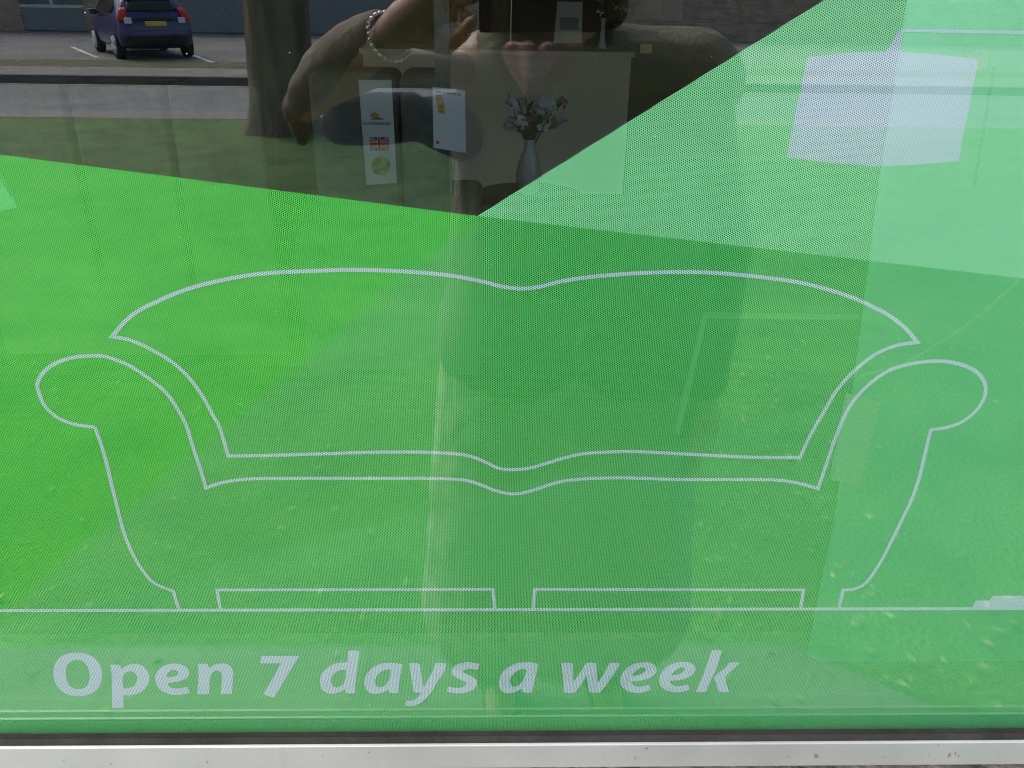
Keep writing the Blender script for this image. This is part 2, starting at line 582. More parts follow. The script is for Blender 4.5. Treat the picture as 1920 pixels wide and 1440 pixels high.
for i in range(60):
    for k in range(60): bm.faces.new((rows[i][k], rows[i + 1][k], rows[i + 1][k + 1], rows[i][k + 1]))
me = bpy.data.meshes.new('lawn'); bm.to_mesh(me); bm.free()
tag(link('lawn', me, 'grass', smooth=True), kind='structure')
e0 = gp(1480, 1210, .01); e1 = gp(1790, 1345, .01)
mb = MB(); mb.poly([(-60, -.05, .01), (-60, e0.y, .01), (e0.x, e0.y, .01), (e1.x, e1.y, .01), (e1.x + .3, -.05, .01)])
tag(mb.build('pavement', 'paving'), kind='structure')
sheet('path', -80, 80, fy(-10.45), fy(-9.85), LOW + .006, 'path')
sheet('road', -100, 100, fy(-13.45), fy(-10.45), LOW - .006, 'asphalt')
sheet('road_edge_line', -80, 80, fy(-13.36), fy(-13.28), LOW - .001, 'yellow')
tag(MB().box((-80, fy(-13.62), LOW - .05), (80, fy(-13.45), fz(.12)), .012).build('kerb', 'kerb'), kind='structure')
KZ = fz(.1)
sheet('far_pavement', -80, 80, fy(-15.15), fy(-13.62), KZ, 'path')
sheet('far_verge', -80, 80, fy(-16.45), fy(-15.15), KZ + .004, 'verge')
sheet('car_park', -80, 80, fy(-25.8), fy(-16.45), KZ, 'asphalt2')
mb = MB()
for (a, b) in (((135, 88), (182, 108)), ((360, 103), (398, 117)), ((-95, 75), (-45, 97))):
    p, q = gp(*a, KZ + .008), gp(*b, KZ + .008)
    n = Vector((-(q - p).y, (q - p).x, 0)).normalized() * .06
    mb.poly([p - n, q - n, q + n, p + n])
tag(mb.build('parking_line', 'line'), kind='structure')
# fallen leaves near the shop
rng = random.Random(3)
mb = MB()
for i in range(900):
    x = rng.gauss(.9, .8) if i % 3 else rng.uniform(-2.5, 2.5); y = -rng.uniform(.35, 3.4); s_ = rng.uniform(.006, .015)
    a = rng.uniform(0, 6.28)
    pts = []
    for k, (px, py) in enumerate(((1.3, 0), (.3, .55), (-.9, .35), (-1.1, -.2), (-.2, -.6))):
        pts.append((x + s_ * (px * math.cos(a) - py * math.sin(a)), y + s_ * (px * math.sin(a) + py * math.cos(a)), .012 + rng.uniform(0, .012)))
    mb.poly(pts)
tag(mb.build('fallen_leaves', 'dry'), kind='stuff')

# ------------------------------------------------------------------ shop front
shop = empty('shop_building', (0, 0, 0), 'red brick shop front wall around and below the green covered window', 'building')
XL, XR, ZB, ZT = -1.35, 1.25, .878, 1.98        # opening
mb = MB()
for x0, x1, x2, x3 in ((-6, -5.6, -2.3, XL), (XR, 2.2, 5.6, 6)):
    mb.box((x0, -.034, -.06), (x1, .2, 3.4)); mb.box((x2, -.034, -.06), (x3, .2, 3.4))
    mb.box((x1, -.034, -.06), (x2, .2, .5)); mb.box((x1, -.034, 2.5), (x2, .2, 3.4))
mb.box((XL, -.034, -.06), (XR, .2, ZB - .05)); mb.box((XL, -.034, ZT), (XR, .2, 3.4))
mb.build('wall', 'brick', shop)
MB().box((XL - .02, -.046, ZB - .055), (XR + .02, .19, ZB - .006), .003).build('sill', 'stone', shop)
mb = MB()
mb.box((-6, .2, 2.75), (6, 9, 2.85)); mb.build('ceiling', 'wallin', shop)
mb = MB()
mb.box((-6, .2, -.06), (-5.9, 9, 2.75)); mb.box((5.9, .2, -.06), (6, 9, 2.75)); mb.box((-6, 9, -.06), (6, 9.1, 2.85))
mb.build('inner_wall', 'wallin', shop)
MB().box((-5.9, .2, .05), (5.9, 9, .12)).build('floor', 'woodfloor', shop)

for (x0, x1, lb_) in ((-5.6, -2.3, 'unseen clear window added left of the green covered window to light the room'), (2.2, 5.6, 'unseen clear window added right of the green covered window to light the room')):  # windows out of view, added to bring daylight into the dim room
    w = empty('added_side_window', (x0, 0, .5), lb_, 'window')
    w['group'] = 'unseen clear windows added either side of the covered window'
    mb = MB()
    mb.box((0, -.02, 0), (x1 - x0, .03, .05)); mb.box((0, -.02, 1.95), (x1 - x0, .03, 2.0))
    for q in (0, (x1 - x0) / 2 - .025, x1 - x0 - .05): mb.box((q, -.019, .05), (q + .05, .029, 1.95))
    mb.build('frame', 'rail', w)
    MB().box((.05, 0, .05), (x1 - x0 - .05, .004, 1.95)).build('glass_pane', 'glass', w)

# window > glass, gasket, rail, films
win = empty('shop_window', (0, 0, ZB), 'large shop window with perforated green film showing a white sofa outline', 'window')
def wpart(o): o.location = (0, 0, -ZB); return o
wpart(MB().box((XL + .03, 0, .905), (XR - .03, .004, ZT - .04)).build('glass_pane', 'glass', win))
# bottom rail: weathered aluminium, front face then the dark gasket above it
zg0 = onp(960, 1380, 0).z; zg1 = onp(960, 1394, -.014).z; zr = onp(960, 1440, -.016).z
wpart(MB().box((XL, -.016, zr), (XR, -.0130, zg1), .0008).box((XL + .001, -.0145, zr + .001), (XR - .001, .03, zg1 - .02)).build('bottom_rail', 'rail', win))
mb = MB()
zl = onp(960, 1380, -.0085).z
mb.poly([(XL + .03, -.0128, zg1 - .0195), (XL + .03, -.0126, zg1 - .002), (XL + .03, -.0098, zl - .0014), (XL + .03, -.0085, zl), (XL + .03, -.0060, zl - .0015), (XL + .03, -.0006, zl - .003), (XL + .03, -.0006, zg1 - .0195)], (XR - XL - .06, 0, 0))
wpart(mb.build('gasket', 'rubber', win, smooth=False))
for x0, x1 in ((XL, XL + .045), (XR - .045, XR)):
    wpart(MB().box((x0, -.018, zg1), (x1, .03, ZT), .0015).build('side_frame', 'rail', win))
wpart(MB().box((XL + .045, -.017, ZT - .045), (XR - .045, .03, ZT), .0015).build('top_frame', 'rail', win))

mb = MB(); rd = random.Random(8)
for i in range(260):
    x, z, r_ = rd.uniform(-.5, .5), rd.uniform(.95, 1.55), rd.choice((.0001, .00015, .0002, .0003))
    mb.poly([(x + r_ * math.cos(t), -.0004, z + r_ * math.sin(t)) for t in (0, 1.2, 2.3, 3.6, 5)])
tag(wpart(mb.build('dust_specks', 'line', win)), kind='stuff')
YF = .0065                      # film plane, on the room side of the glass
def P(u, v, Y=YF):
    p = onp(u, v, Y); return (p.x, p.z)
vtx = Vector(P(895, 405)); l0 = Vector(P(0, 290)); r0 = Vector(P(1545, 0)); rr = Vector(P(1920, 522))
def ext(a, b, x):
    t = (x - a.x) / (b.x - a.x); return (x, a.y + (b.y - a.y) * t)
zbf = onp(960, 1376, YF).z - .012
def extz(a, b, z):
    t = (z - a.y) / (b.y - a.y); return (a.x + (b.x - a.x) * t, z)
lx, rx_ = XL + .035, XR - .035
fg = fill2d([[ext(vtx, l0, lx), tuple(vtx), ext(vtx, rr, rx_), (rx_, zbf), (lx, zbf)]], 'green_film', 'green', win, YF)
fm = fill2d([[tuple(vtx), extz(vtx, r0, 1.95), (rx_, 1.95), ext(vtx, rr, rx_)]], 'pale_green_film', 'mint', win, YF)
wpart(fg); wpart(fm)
YW = YF - .00025
def glyph(loops, org, sc):
    return [[P(org[0] + p.x / sc, org[1] + p.y / sc, YW) for p in catmull(lp)] for lp in loops]
c = 1
G_ = []
O1 = (90, 1210)
G_.append(('O', [[(530,130),(700,155),(850,240),(940,370),(975,540),(945,710),(860,820),(720,890),(540,915),(370,885),(220,800),(130,670),(97,500),(120,350),(210,220),(360,150)],
  [(540,262),(640,300),(720,400),(750,540),(735,660),(680,750),(550,790),(430,760),(365,680),(328,560),(330,420),(380,320),(460,270)]], O1, 9.6))
G_.append(('p', [[(1120,350,c),(1200,345),(1295,352,c),(1330,425,c),(1400,370),(1520,335),(1650,345),(1760,420),(1822,540),(1815,670),(1740,790),(1620,865),(1480,900),(1360,900,c),(1362,1130,c),(1155,1130,c),(1150,760),(1140,480)],
  [(1360,775,c),(1460,765),(1560,720),(1605,620),(1590,530),(1530,475),(1450,470),(1380,510),(1345,600)]], O1, 9.6))
O2 = (280, 1210)
G_.append(('e', [[(460,325),(590,350),(690,420),(720,500),(680,580),(560,640),(430,665),(325,685,c),(370,745),(460,775),(560,770),(685,745,c),(735,850,c),(620,880),(460,895),(300,860),(170,770),(105,630),(130,500),(220,395),(340,340)],
  [(440,440),(510,465),(520,510),(470,550),(390,570),(300,578,c),(325,510),(380,455)]], O2, 9.6))
G_.append(('n', [[(872,335,c),(960,328),(1055,332,c),(1080,410,c),(1170,350),(1300,325),(1420,345),(1495,430),(1510,560),(1500,720),(1490,875,c),(1285,875,c),(1300,700),(1305,540),(1270,470),(1210,452),(1130,500),(1090,600),(1082,740),(1075,880,c),(862,880,c),(875,700),(885,500)]], O2, 9.6))
O3 = (480, 1210)
G_.append(('7', [[(92,190,c),(780,190,c),(325,940,c),(230,915),(135,880,c),(455,320,c),(80,325,c)]], O3, 9.6))
G_.append(('d', [[(1665,102,c),(1760,92),(1862,110,c),(1850,250),(1815,480),(1790,700),(1785,855,c),(1690,868),(1610,850,c),(1600,785,c),(1500,845),(1360,875),(1230,830),(1160,730),(1155,600),(1200,490),(1300,390),(1430,325),(1580,310),(1650,290,c),(1655,200)],
  [(1620,450,c),(1560,440),(1460,470),(1380,540),(1350,630),(1370,710),(1430,755),(1520,735),(1590,660),(1615,550)]], O3, 9.6))
O4 = (670, 1210)
G_.append(('a', [[(815,345,c),(790,480),(755,680),(740,855,c),(655,862),(570,850,c),(565,795,c),(470,845),(320,875),(190,830),(130,720),(130,610),(180,500),(280,400),(420,330),(560,312),(700,322)],
  [(600,440,c),(530,440),(430,475),(350,560),(320,650),(345,730),(400,755),(490,725),(560,640),(590,540)]], O4, 9.6))
G_.append(('y', [[(930,325,c),(1030,318),(1120,328,c),(1150,500),(1195,760,c),(1290,590),(1370,430),(1395,325,c),(1490,318),(1605,325,c),(1560,480),(1440,660),(1340,830),(1210,980),(1080,1070),(960,1095),(860,1080,c),(885,990,c),(980,990),(1070,950),(1130,880),(1150,855,c),(1020,850,c),(990,700),(960,500)]], O4, 9.6))
O5 = (820, 1210)
G_.append(('s', [[(640,280,c),(600,370,c),(500,352),(420,365),(385,390),(430,430),(520,470),(590,530),(590,600),(530,670),(430,710),(300,722),(140,695,c),(165,620,c),(270,635),(360,630),(425,590),(420,550),(350,515),(260,470),(215,410),(235,340),(310,280),(440,252),(550,258)]], O5, 8))
G_.append(('a', [[(1520,285,c),(1490,400),(1450,560),(1425,700,c),(1350,712),(1270,695,c),(1270,650,c),(1170,700),(1060,718),(970,690),(925,600),(930,510),(975,410),(1070,325),(1200,265),(1340,252),(1450,262)],
  [(1345,370,c),(1270,350),(1180,395),(1110,470),(1090,545),(1120,605),(1170,618),(1240,580),(1290,510),(1320,440)]], O5, 8))
O6 = (1040, 1210)
G_.append(('w', [[(118,320,c),(240,312),(335,322,c),(328,480),(340,660,c),(450,500),(565,320,c),(650,310),(750,322,c),(760,480),(775,675,c),(880,520),(985,322,c),(1080,312),(1185,322,c),(1000,620),(820,850,c),(710,855),(612,840,c),(600,700),(575,540,c),(480,700),(365,850,c),(260,855),(165,850,c),(150,600)]], O6, 9.6))
EE = [[(1640,305),(1760,330),(1835,415),(1810,510),(1710,585),(1560,630),(1375,650,c),(1390,690),(1450,730),(1560,740),(1705,710,c),(1725,800,c),(1600,845),(1460,855),(1310,820),(1200,730),(1180,620),(1215,510),(1310,400),(1460,325)],
  [(1600,400),(1640,440),(1600,490),(1520,530),(1400,548,c),(1440,485),(1520,425)]]
G_.append(('e', EE, O6, 9.6))
G_.append(('e', EE, (1200 - 835 / 9.6, 1210 - 8 / 9.6), 9.6))
O7 = (1200, 1210)
G_.append(('k', [[(1290,90,c),(1380,85),(1480,100,c),(1370,430),(1270,640),(1190,835,c),(1100,845),(1005,835,c),(1110,600),(1200,350)]], O7, 9.6))
G_.append(('k', [[(1600,315,c),(1700,305),(1800,315,c),(1680,430),(1530,560,c),(1560,700),(1605,830,c),(1510,845),(1410,830,c),(1380,710),(1330,575,c),(1420,490),(1520,415)]], O7, 9.6))
loops = []
for _, lp, o_, s_ in G_:
    loops += glyph(lp, o_, s_)
lettering = fill2d(loops, 'lettering', 'white', fg, YW)
tag(lettering, 'white rounded lettering reading Open 7 days a week')

def stroke(paths, w, name, parent, m='white'):
    """open or closed pen lines of real width w on the film, mitred"""
    bm = bmesh.new()
    for k, (pts, closed) in enumerate(paths):
        pl = [Vector(P(p.x, p.y, YW)) for p in catmull(pts, closed, 7)]
        n = len(pl); L1 = []; L2 = []
        for i in range(n):
            a = pl[i - 1] if (closed or i > 0) else None
            b = pl[(i + 1) % n] if (closed or i < n - 1) else None
            d1 = (pl[i] - a).normalized() if a is not None else None
            d2 = (b - pl[i]).normalized() if b is not None else None
            if d1 is None: d1 = d2
            if d2 is None: d2 = d1
            nn = Vector((-d1.y, d1.x)) + Vector((-d2.y, d2.x))
            nn.normalize()
            cs = max(.4, nn.dot(Vector((-d1.y, d1.x))))
            off = nn * (w / 2 / cs)
            yy = YW - .00001 * k
            L1.append(bm.verts.new((pl[i].x + off.x, yy, pl[i].y + off.y)))
            L2.append(bm.verts.new((pl[i].x - off.x, yy, pl[i].y - off.y)))
        for i in range(n if closed else n - 1):
            j = (i + 1) % n
            f = bm.faces.new((L1[i], L1[j], L2[j], L2[i]))
    bm.normal_update()
    for f in bm.faces:
        if f.normal.y > 0: f.normal_flip()
    me = bpy.data.meshes.new(name); bm.to_mesh(me); bm.free()
    return link(name, me, m, parent)
back = [(210,631,c),(245,593),(291,567),(355,541),(433,522),(504,512),(613,507),(670,506),(760,509),(840,516),(900,527),(940,537),(975,541),(1010,538),(1060,526),(1130,517),(1230,511),(1330,511),(1430,520),(1510,532),(1590,555),(1650,582),(1693,611),(1720,642,c),(1680,648),(1640,665),(1600,697),(1568,733),(1545,772),(1520,815),(1500,858,c),(1400,857),(1300,852),(1200,847),(1160,847),(1100,850),(1060,858),(1020,870),(985,879),(940,879),(905,864),(870,853),(800,848),(700,848),(600,851),(500,854),(428,855,c),(412,802),(400,780),(381,745),(355,709),(323,679),(281,654),(245,638)]
arms = [(178,801,c),(142,796),(110,784),(84,761),(73,735),(71,716),(90,690),(129,672),(178,667),(207,671),(245,687),(284,713),(313,738),(333,767),(349,797),(364,845),(376,880),(386,915,c),(420,904),(470,898),(550,897),(700,897),(800,897),(860,899),(890,905),(930,920),(960,926),(990,922),(1040,906),(1080,899),(1160,896),(1277,899),(1408,899),(1475,902),(1534,916,c),(1548,875),(1568,817),(1592,764),(1627,723),(1667,695),(1714,681),(1760,677),(1800,683),(1832,698),(1848,725),(1840,757),(1813,785),(1780,800),(1745,806,c),(1725,890),(1710,935),(1691,975),(1655,1047),(1626,1090),(1603,1104),(1581,1106,c),(1573,1140,c)]
armsL = [(178,801,c),(195,850),(212,920),(233,1000),(255,1050),(280,1085),(300,1099),(325,1108,c),(335,1142,c)]
sofa = stroke([(back, True), (arms, False), (armsL, False),
  ([(413,1141,c),(407,1106,c),(924,1105,c),(928,1140,c)], False), ([(1000,1140,c),(1003,1105,c),(1507,1106,c),(1501,1141,c)], False)], .0026, 'sofa_outline', fg)
tag(sofa, 'white line drawing of a scroll arm sofa')
gl = onp(0, 1144, YW).z; gr_ = onp(1900, 1141.5, YW).z
mb = MB(); w_ = .0015
o = fill2d([[(lx, gl - w_), (rx_, gr_ - w_), (rx_, gr_ + w_), (lx, gl + w_)]], 'floor_line', 'white', fg, YW - .0001)
lamp = fill2d([[P(*q, YW) for q in ((1514,107),(1600,98),(1661,97),(1682,64),(1690,55),(1692,54),(2050,60),(2050,66),(1692,60),(1688,97),(1760,102),(1835,111),(1797,302),(1720,309),(1640,312),(1560,306),(1474,295))]], 'lamp_drawing', 'white', fm, YW)
tag(lamp, 'white drawing of a lamp shade hanging from a thin arm')
base = fill2d([[P(*q, YW - .0002) for q in ((1822,1141),(1829,1126),(1855,1126),(1862,1117),(2020,1116),(2020,1142))]], 'lamp_base_drawing', 'white', fg, YW - .0002)
tag(base, 'white drawing of a stepped lamp base')

# ------------------------------------------------------------------ inside the shop, close to the glass
def board(name, pts, Y, m, label, cat, th=.004, par=None):
    q = [onp(u, v, Y) for u, v in pts]
    mb = MB(); mb.poly([(p.x, p.y, p.z) for p in q], (0, th, 0))
    o = mb.build(name, m)
    return tag(o, label, cat) if label else o
board('display_board', [(1712, -40), (1653, 340), (1607, 700), (1564, 1000), (1515, 1230), (1760, 1332), (2300, 1332), (2300, -40)], .07, 'board', 'pale blue green board leaning behind the film at right', 'display board')
board('leaflet', [(-60, 310), (-5, 330), (33, 388), (-60, 412)], .05, 'board', 'small pale leaflet corner behind the film at left edge', 'leaflet')
board('paper_sheet', [(1590, 742), (1652, 752), (1612, 915), (1560, 900)], .03, 'card', 'narrow pale paper sheet behind the right arm of the sofa drawing', 'paper')
tag(MB().box((XL, .031, .90), (XR, .10, .944), .004).build('inner_sill', 'sillin'), 'pale painted window board just inside the glass', 'window board')

fr_ = board('sign_frame', [(1320, 589), (1612, 594), (1612, 600), (1326, 597), (1274, 815), (1266, 812)], .03, 'sillin', 'thin pale corner of a sign frame seen through the film behind the sofa drawing', 'sign frame')
board('folded_leaflet', [(1812, 104), (1855, 90), (1850, 128), (1832, 131)], .03, 'card', 'small bright folded leaflet behind the lamp shade corner', 'leaflet')
board('paper_strip', [(1868, 125), (1880, 125), (1842, 350), (1829, 350)], .03, 'board', 'narrow pale strip of paper right of the lamp shade drawing', 'paper strip')

cord = [onp(u, v, .022) for u, v in ((1990, 450), (1905, 530), (1840, 588), (1780, 632), (1700, 680), (1612, 705))]
tag(MB().tube(cord, .0009, 6).build('cord', 'paper'), 'thin pale cord hanging in a curve behind the film at right', 'cord')

# further inside
def at(u, v, Y): return onp(u, v, Y)
# counter
a_, b_ = at(845, 97, 5.6), at(1190, 97, 5.6)
cnt = empty('counter', (a_.x, 5.6, .12), 'cream panelled shop counter standing on the dark floor', 'counter')
xr = at(1183, 120, 5.6).x
MB().box((a_.x - .6, 5.6, .12), (xr, 6.2, b_.z - .035)).build('front_panel', 'cream', cnt, shift=cnt.location)
MB().box((a_.x - .62, 5.57, b_.z - .035), (b_.x, 6.22, b_.z), .004).build('worktop', 'cream', cnt, shift=cnt.location)
ctop = b_.z
def on_counter(u): return at(u, 95, 5.8).x
# things on the counter
p = on_counter(866)
v_ = empty('copper_vase', (p, 5.85, ctop), 'glossy copper red vase on the left end of the counter', 'vase')
MB().lathe([(.05, 0), (.075, .05), (.085, .16), (.07, .26), (.045, .33), (.05, .42), (.08, .5)], (0, 0, 0)).build('body', 'orange', v_, True)
p = on_counter(885)
tag(MB().lathe([(.03, 0), (.034, .01), (.034, .09), (.026, .10)], (p, 5.66, ctop)).build('white_pot', 'card', smooth=True), 'small white pot in front of the copper vase', 'pot')
p = on_counter(938)
bx = empty('wooden_panel_box', (p, 5.9, ctop), 'tall brown wooden box standing on the counter', 'box')
MB().box((-.065, 0, 0), (.065, .1, .34), .004).build('case', 'bark', bx)
MB().tube([(.075, -.02, 0), (.075, -.02, .6)], .004, 8).build('rod', 'silver', bx)
p = on_counter(1066)
bs = empty('brochure_holder', (p, 5.9, ctop), 'white brochure in a holder at the middle of the counter', 'brochure holder')
MB().poly([(-.10, 0, .02), (.10, 0, .02), (.10, .05, .30), (-.08, .05, .30)], (0, .01, 0)).build('brochure', 'card', bs)
MB().poly([(-.06, -.003, .12), (.07, -.003, .12), (.07, .012, .2), (-.06, .012, .2)], (0, -.002, 0)).build('cover_photo', 'inkgrey', bs)
MB().box((-.11, -.03, 0), (.11, .04, .03), .003).build('tray', 'pink', bs)
p = on_counter(1130)
fl = empty('tall_flower_vase', (p, 5.85, ctop), 'slim pale vase with red and yellow flowers near the counter right end', 'vase')
MB().lathe([(.035, 0), (.02, .05), (.014, .14), (.02, .2)]).build('glass_body', 'vase', fl, True)
mb = MB(); r2 = random.Random(5)
for i in range(12):
    c0 = Vector((r2.gauss(.03, .05), r2.gauss(0, .04), .3 + r2.gauss(0, .06)))
    mb = MB()
    for k in range(7):
        d = Vector((r2.gauss(0, 1), r2.gauss(0, 1), r2.gauss(0, 1))).normalized() * .022
        mb.poly([c0, c0 + d + Vector((.006, 0, .006)), c0 + d * 1.3, c0 + d - Vector((.006, 0, .006))])
    mb.build('flower', ('inkorange', 'inkyellow', 'card')[i % 3], fl)
mb = MB()
for i in range(12): mb.tube([(0, 0, .15), (r2.gauss(.02, .04), r2.gauss(0, .03), .32)], .003, 5)
mb.build('stems', 'stem', fl)
# sideboard behind and right of the counter
q0, q1 = at(1150, 40, 6.6), at(1420, 110, 6.6)
sb = empty('sideboard', (q0.x, 6.6, .12), 'long dark wooden sideboard with a brass label right of the counter', 'sideboard')
MB().box((q0.x, 6.6, .2), (q1.x + .6, 7.1, q0.z), .006).build('carcass', 'woodfloor', sb, shift=sb.location)
pz = at(1213, 90, 6.58)
MB().box((pz.x - .05, 6.585, pz.z - .04), (pz.x + .04, 6.6, pz.z + .03)).build('handle_plate', 'brass', sb, shift=sb.location)
for x_ in (q0.x + .05, q1.x + .5): MB().box((x_, 6.65, .12), (x_ + .06, 6.71, .2)).build('leg', 'woodfloor', sb, shift=sb.location)
q0, q1 = at(1190, 38, 8.9), at(1262, 0, 8.9)
cb = empty('wardrobe', (q0.x, 8.9, .12), 'tall beige two door wardrobe at the back of the shop', 'wardrobe')
MB().box((q0.x, 8.4, .12), ((q0.x + q1.x) / 2 - .006, 8.9, 2.1), .004).build('door', 'cream', cb, shift=cb.location)
MB().box(((q0.x + q1.x) / 2 + .006, 8.4, .12), (q1.x, 8.9, 2.1), .004).build('door', 'cream', cb, shift=cb.location)
# table with flower vase
pv = at(992, 352, 3.2)
tb = empty('side_table', (pv.x, 3.25, .12), 'round dark side table under the flower vase', 'table')
MB().lathe([(.25, .0), (.26, .012), (.25, .025)], (0, 0, pv.z - .12 - .065)).build('tabletop', 'woodfloor', tb, True)
MB().lathe([(.15, 0), (.15, .015), (.03, .03), (.022, .2), (.022, pv.z - .185)], seg=16).build('pedestal', 'woodfloor', tb, True)
fzv = pv.z - .04
fv = empty('flower_vase', (pv.x, 3.25, fzv), 'glass vase of pale lilac flowers with green stems on the side table', 'flower vase')
H_ = at(990, 265, 3.2).z - fzv
MB().lathe([(.030, 0), (.052, .02), (.058, .09), (.045, .15), (.022, H_ - .03), (.026, H_)], seg=24).build('vase', 'vase', fv, True)
top = at(990, 190, 3.2).z - fzv
mb = MB(); mp_ = MB(); mk = MB(); r3 = random.Random(11)
heads = []
for i in range(34):
    t = r3.uniform(-1, 1)
    e = Vector((t * .125 + .02, r3.uniform(-.07, .07), top - abs(t) * .03 - r3.uniform(-.03, .09)))
    mb.tube([(0, 0, H_ - .06), (e.x * .35, e.y * .35, H_ + (e.z - H_) * .45), tuple(e)], [.004, .0035, .0025], 5)
    heads.append(e)
for i in range(60):
    e = heads[i % 34]; z_ = r3.uniform(.2, .75)
    q = Vector((e.x * z_, e.y * z_, H_ + (e.z - H_) * z_)); d = Vector((r3.uniform(-1, 1), r3.uniform(-1, 1), r3.uniform(.2, 1.3))) * .04
    s_ = d.cross(Vector((0, 1, .2))).normalized() * .009
    mb.poly([q, q + d * .5 + s_, q + d, q + d * .5 - s_])
for i, e in enumerate(heads):
    tgt = MB()
    for k in range(9):
        d = Vector((r3.gauss(0, 1), r3.gauss(0, 1), r3.gauss(0, 1))).normalized()
        s_ = d.cross(Vector((.3, 1, .2))).normalized() * .011
        q = e + d * .004
        tgt.poly([q, q + d * .015 + s_, q + d * .029, q + d * .015 - s_])
    tgt.build('flower', 'petalp' if i % 9 == 0 else 'petal', fv)
mb.build('foliage', 'stem', fv)
# grey armchair with hanging label
ac = empty('grey_armchair', (-.35, 2.2, .12), 'grey upholstered high back armchair facing away behind the glass', 'armchair')
sh = Vector(ac.location)
l_, r_ = at(575, 160, 2.1).x, at(835, 160, 2.1).x
zt = at(700, 135, 2.1).z
mb = MB(); mb.box((l_, 2.1, .55), ((l_ * .35 + r_ * .65), 2.3, zt), .03)
mb.build('backrest', 'greychair', ac, shift=sh)
mb = MB(); mb.box(((l_ * .35 + r_ * .65) + .004, 2.1, .55), (r_, 2.3, zt), .03); mb.build('backrest_wing', 'greychair', ac, shift=sh)
MB().box((l_ - .02, 2.085, .3), (r_ + .02, 2.75, at(700, 243, 2.1).z - .28), .03).build('seat', 'greychair', ac, shift=sh)
for x_ in (l_ - .1, r_ - .02): MB().box((x_, 2.15, .25), (x_ + .12, 2.85, .8), .03).build('armrest', 'greychair', ac, shift=sh)
for x_ in (l_, r_ - .05):
    for y_ in (2.2, 2.7): MB().box((x_, y_, .12), (x_ + .05, y_ + .05, .3)).build('leg', 'woodfloor', ac, shift=sh)
# moss sofa at left, seams between its back cushions
so_ = empty('moss_sofa', (-1.5, 2.4, .12), 'dark moss green sofa back with upright cushions at left', 'sofa')
sh = Vector(so_.location)
xs = [at(-110, 250, 2.3).x, at(135, 250, 2.3).x, at(318, 250, 2.3).x, at(500, 250, 2.3).x]
zt = at(200, 158, 2.3).z
for i in range(3):
    MB().box((xs[i] + .010, 2.3, .5), (xs[i + 1] - .010, 2.5, zt), .012).build('back_cushion', 'olive', so_, shift=sh)
MB().box((xs[0], 2.31, .25), (xs[3], 3.1, .55), .03).build('seat', 'olive', so_, shift=sh)
# hanging strip with printed emblems
Yl = 1.98
c1, c2, c3, c4 = at(672, 150, Yl), at(734, 150, Yl), at(744, 343, Yl), at(687, 347, Yl)
lb = empty('hanging_label', ((c1 + c2) / 2), 'long white label with a union flag hanging on the grey armchair', 'label')
sh = Vector(lb.location)
MB().poly([c1, c2, c3, c4], (0, .002, 0)).build('strip', 'card', lb, shift=sh)
def dec(pts, m, par, Y, nm, k=1):
    mb = MB(); mb.poly([at(u, v, Y) - Vector((0, .0012 * k, 0)) for u, v in pts]); return mb.build(nm, m, par, shift=sh)
dec([(702 + 9 * math.cos(t), 219 - 8 * math.sin(t)) for t in [i * math.pi / 8 for i in range(17)][:9]] + [(693, 219)], 'inkorange', lb, Yl, 'sun_emblem')
dec([(694, 224), (700, 221), (707, 219), (715, 221), (721, 224)], 'inkgreen', lb, Yl, 'hill_emblem', 2)
mb = MB()
x_ = 681
while x_ < 731:
    w_ = random.uniform(2.2, 4.2)
    mb.poly([at(x_, 229, Yl) - Vector((0, .0012, 0)), at(x_ + w_, 229, Yl) - Vector((0, .0012, 0)), at(x_ + w_, 234, Yl) - Vector((0, .0012, 0)), at(x_, 234, Yl) - Vector((0, .0012, 0))])
    x_ += w_ + 1.2
mb.build('caption', 'inkgrey', lb, shift=sh)
fx0, fx1, fz0, fz1 = 693, 729, 257, 282
flag = dec([(fx0, fz0), (fx1, fz0), (fx1 + 1, fz1), (fx0 + 1, fz1)], 'inkblue', lb, Yl, 'flag', 1)
def fb(pts, m, k): return dec([(fx0 + (fx1 - fx0) * a + b, fz0 + (fz1 - fz0) * b) for a, b in pts], m, lb, Yl, 'flag_cross', k)
fb([(0, 0), (.12, 0), (1, .85), (1, 1), (.88, 1), (0, .15)], 'card', 2)
fb([(1, 0), (.88, 0), (0, .85), (0, 1), (.12, 1), (1, .15)], 'card', 2.2)
fb([(0, 0), (.05, 0), (1, .93), (1, 1), (.95, 1), (0, .07)], 'inkred', 2.6)
fb([(1, 0), (.95, 0), (0, .93), (0, 1), (.05, 1), (1, .07)], 'inkred', 2.8)
fb([(0, .33), (1, .33), (1, .67), (0, .67)], 'card', 3.2)
fb([(.40, 0), (.60, 0), (.60, 1), (.40, 1)], 'card', 3.4)
fb([(0, .4), (1, .4), (1, .6), (0, .6)], 'inkred', 3.8)
fb([(.44, 0), (.56, 0), (.56, 1), (.44, 1)], 'inkred', 4)
dec([(714 + 18 * math.cos(t), 311 - 18 * math.sin(t)) for t in [i * math.pi / 12 for i in range(24)]], 'inkgold', lb, Yl, 'round_emblem')
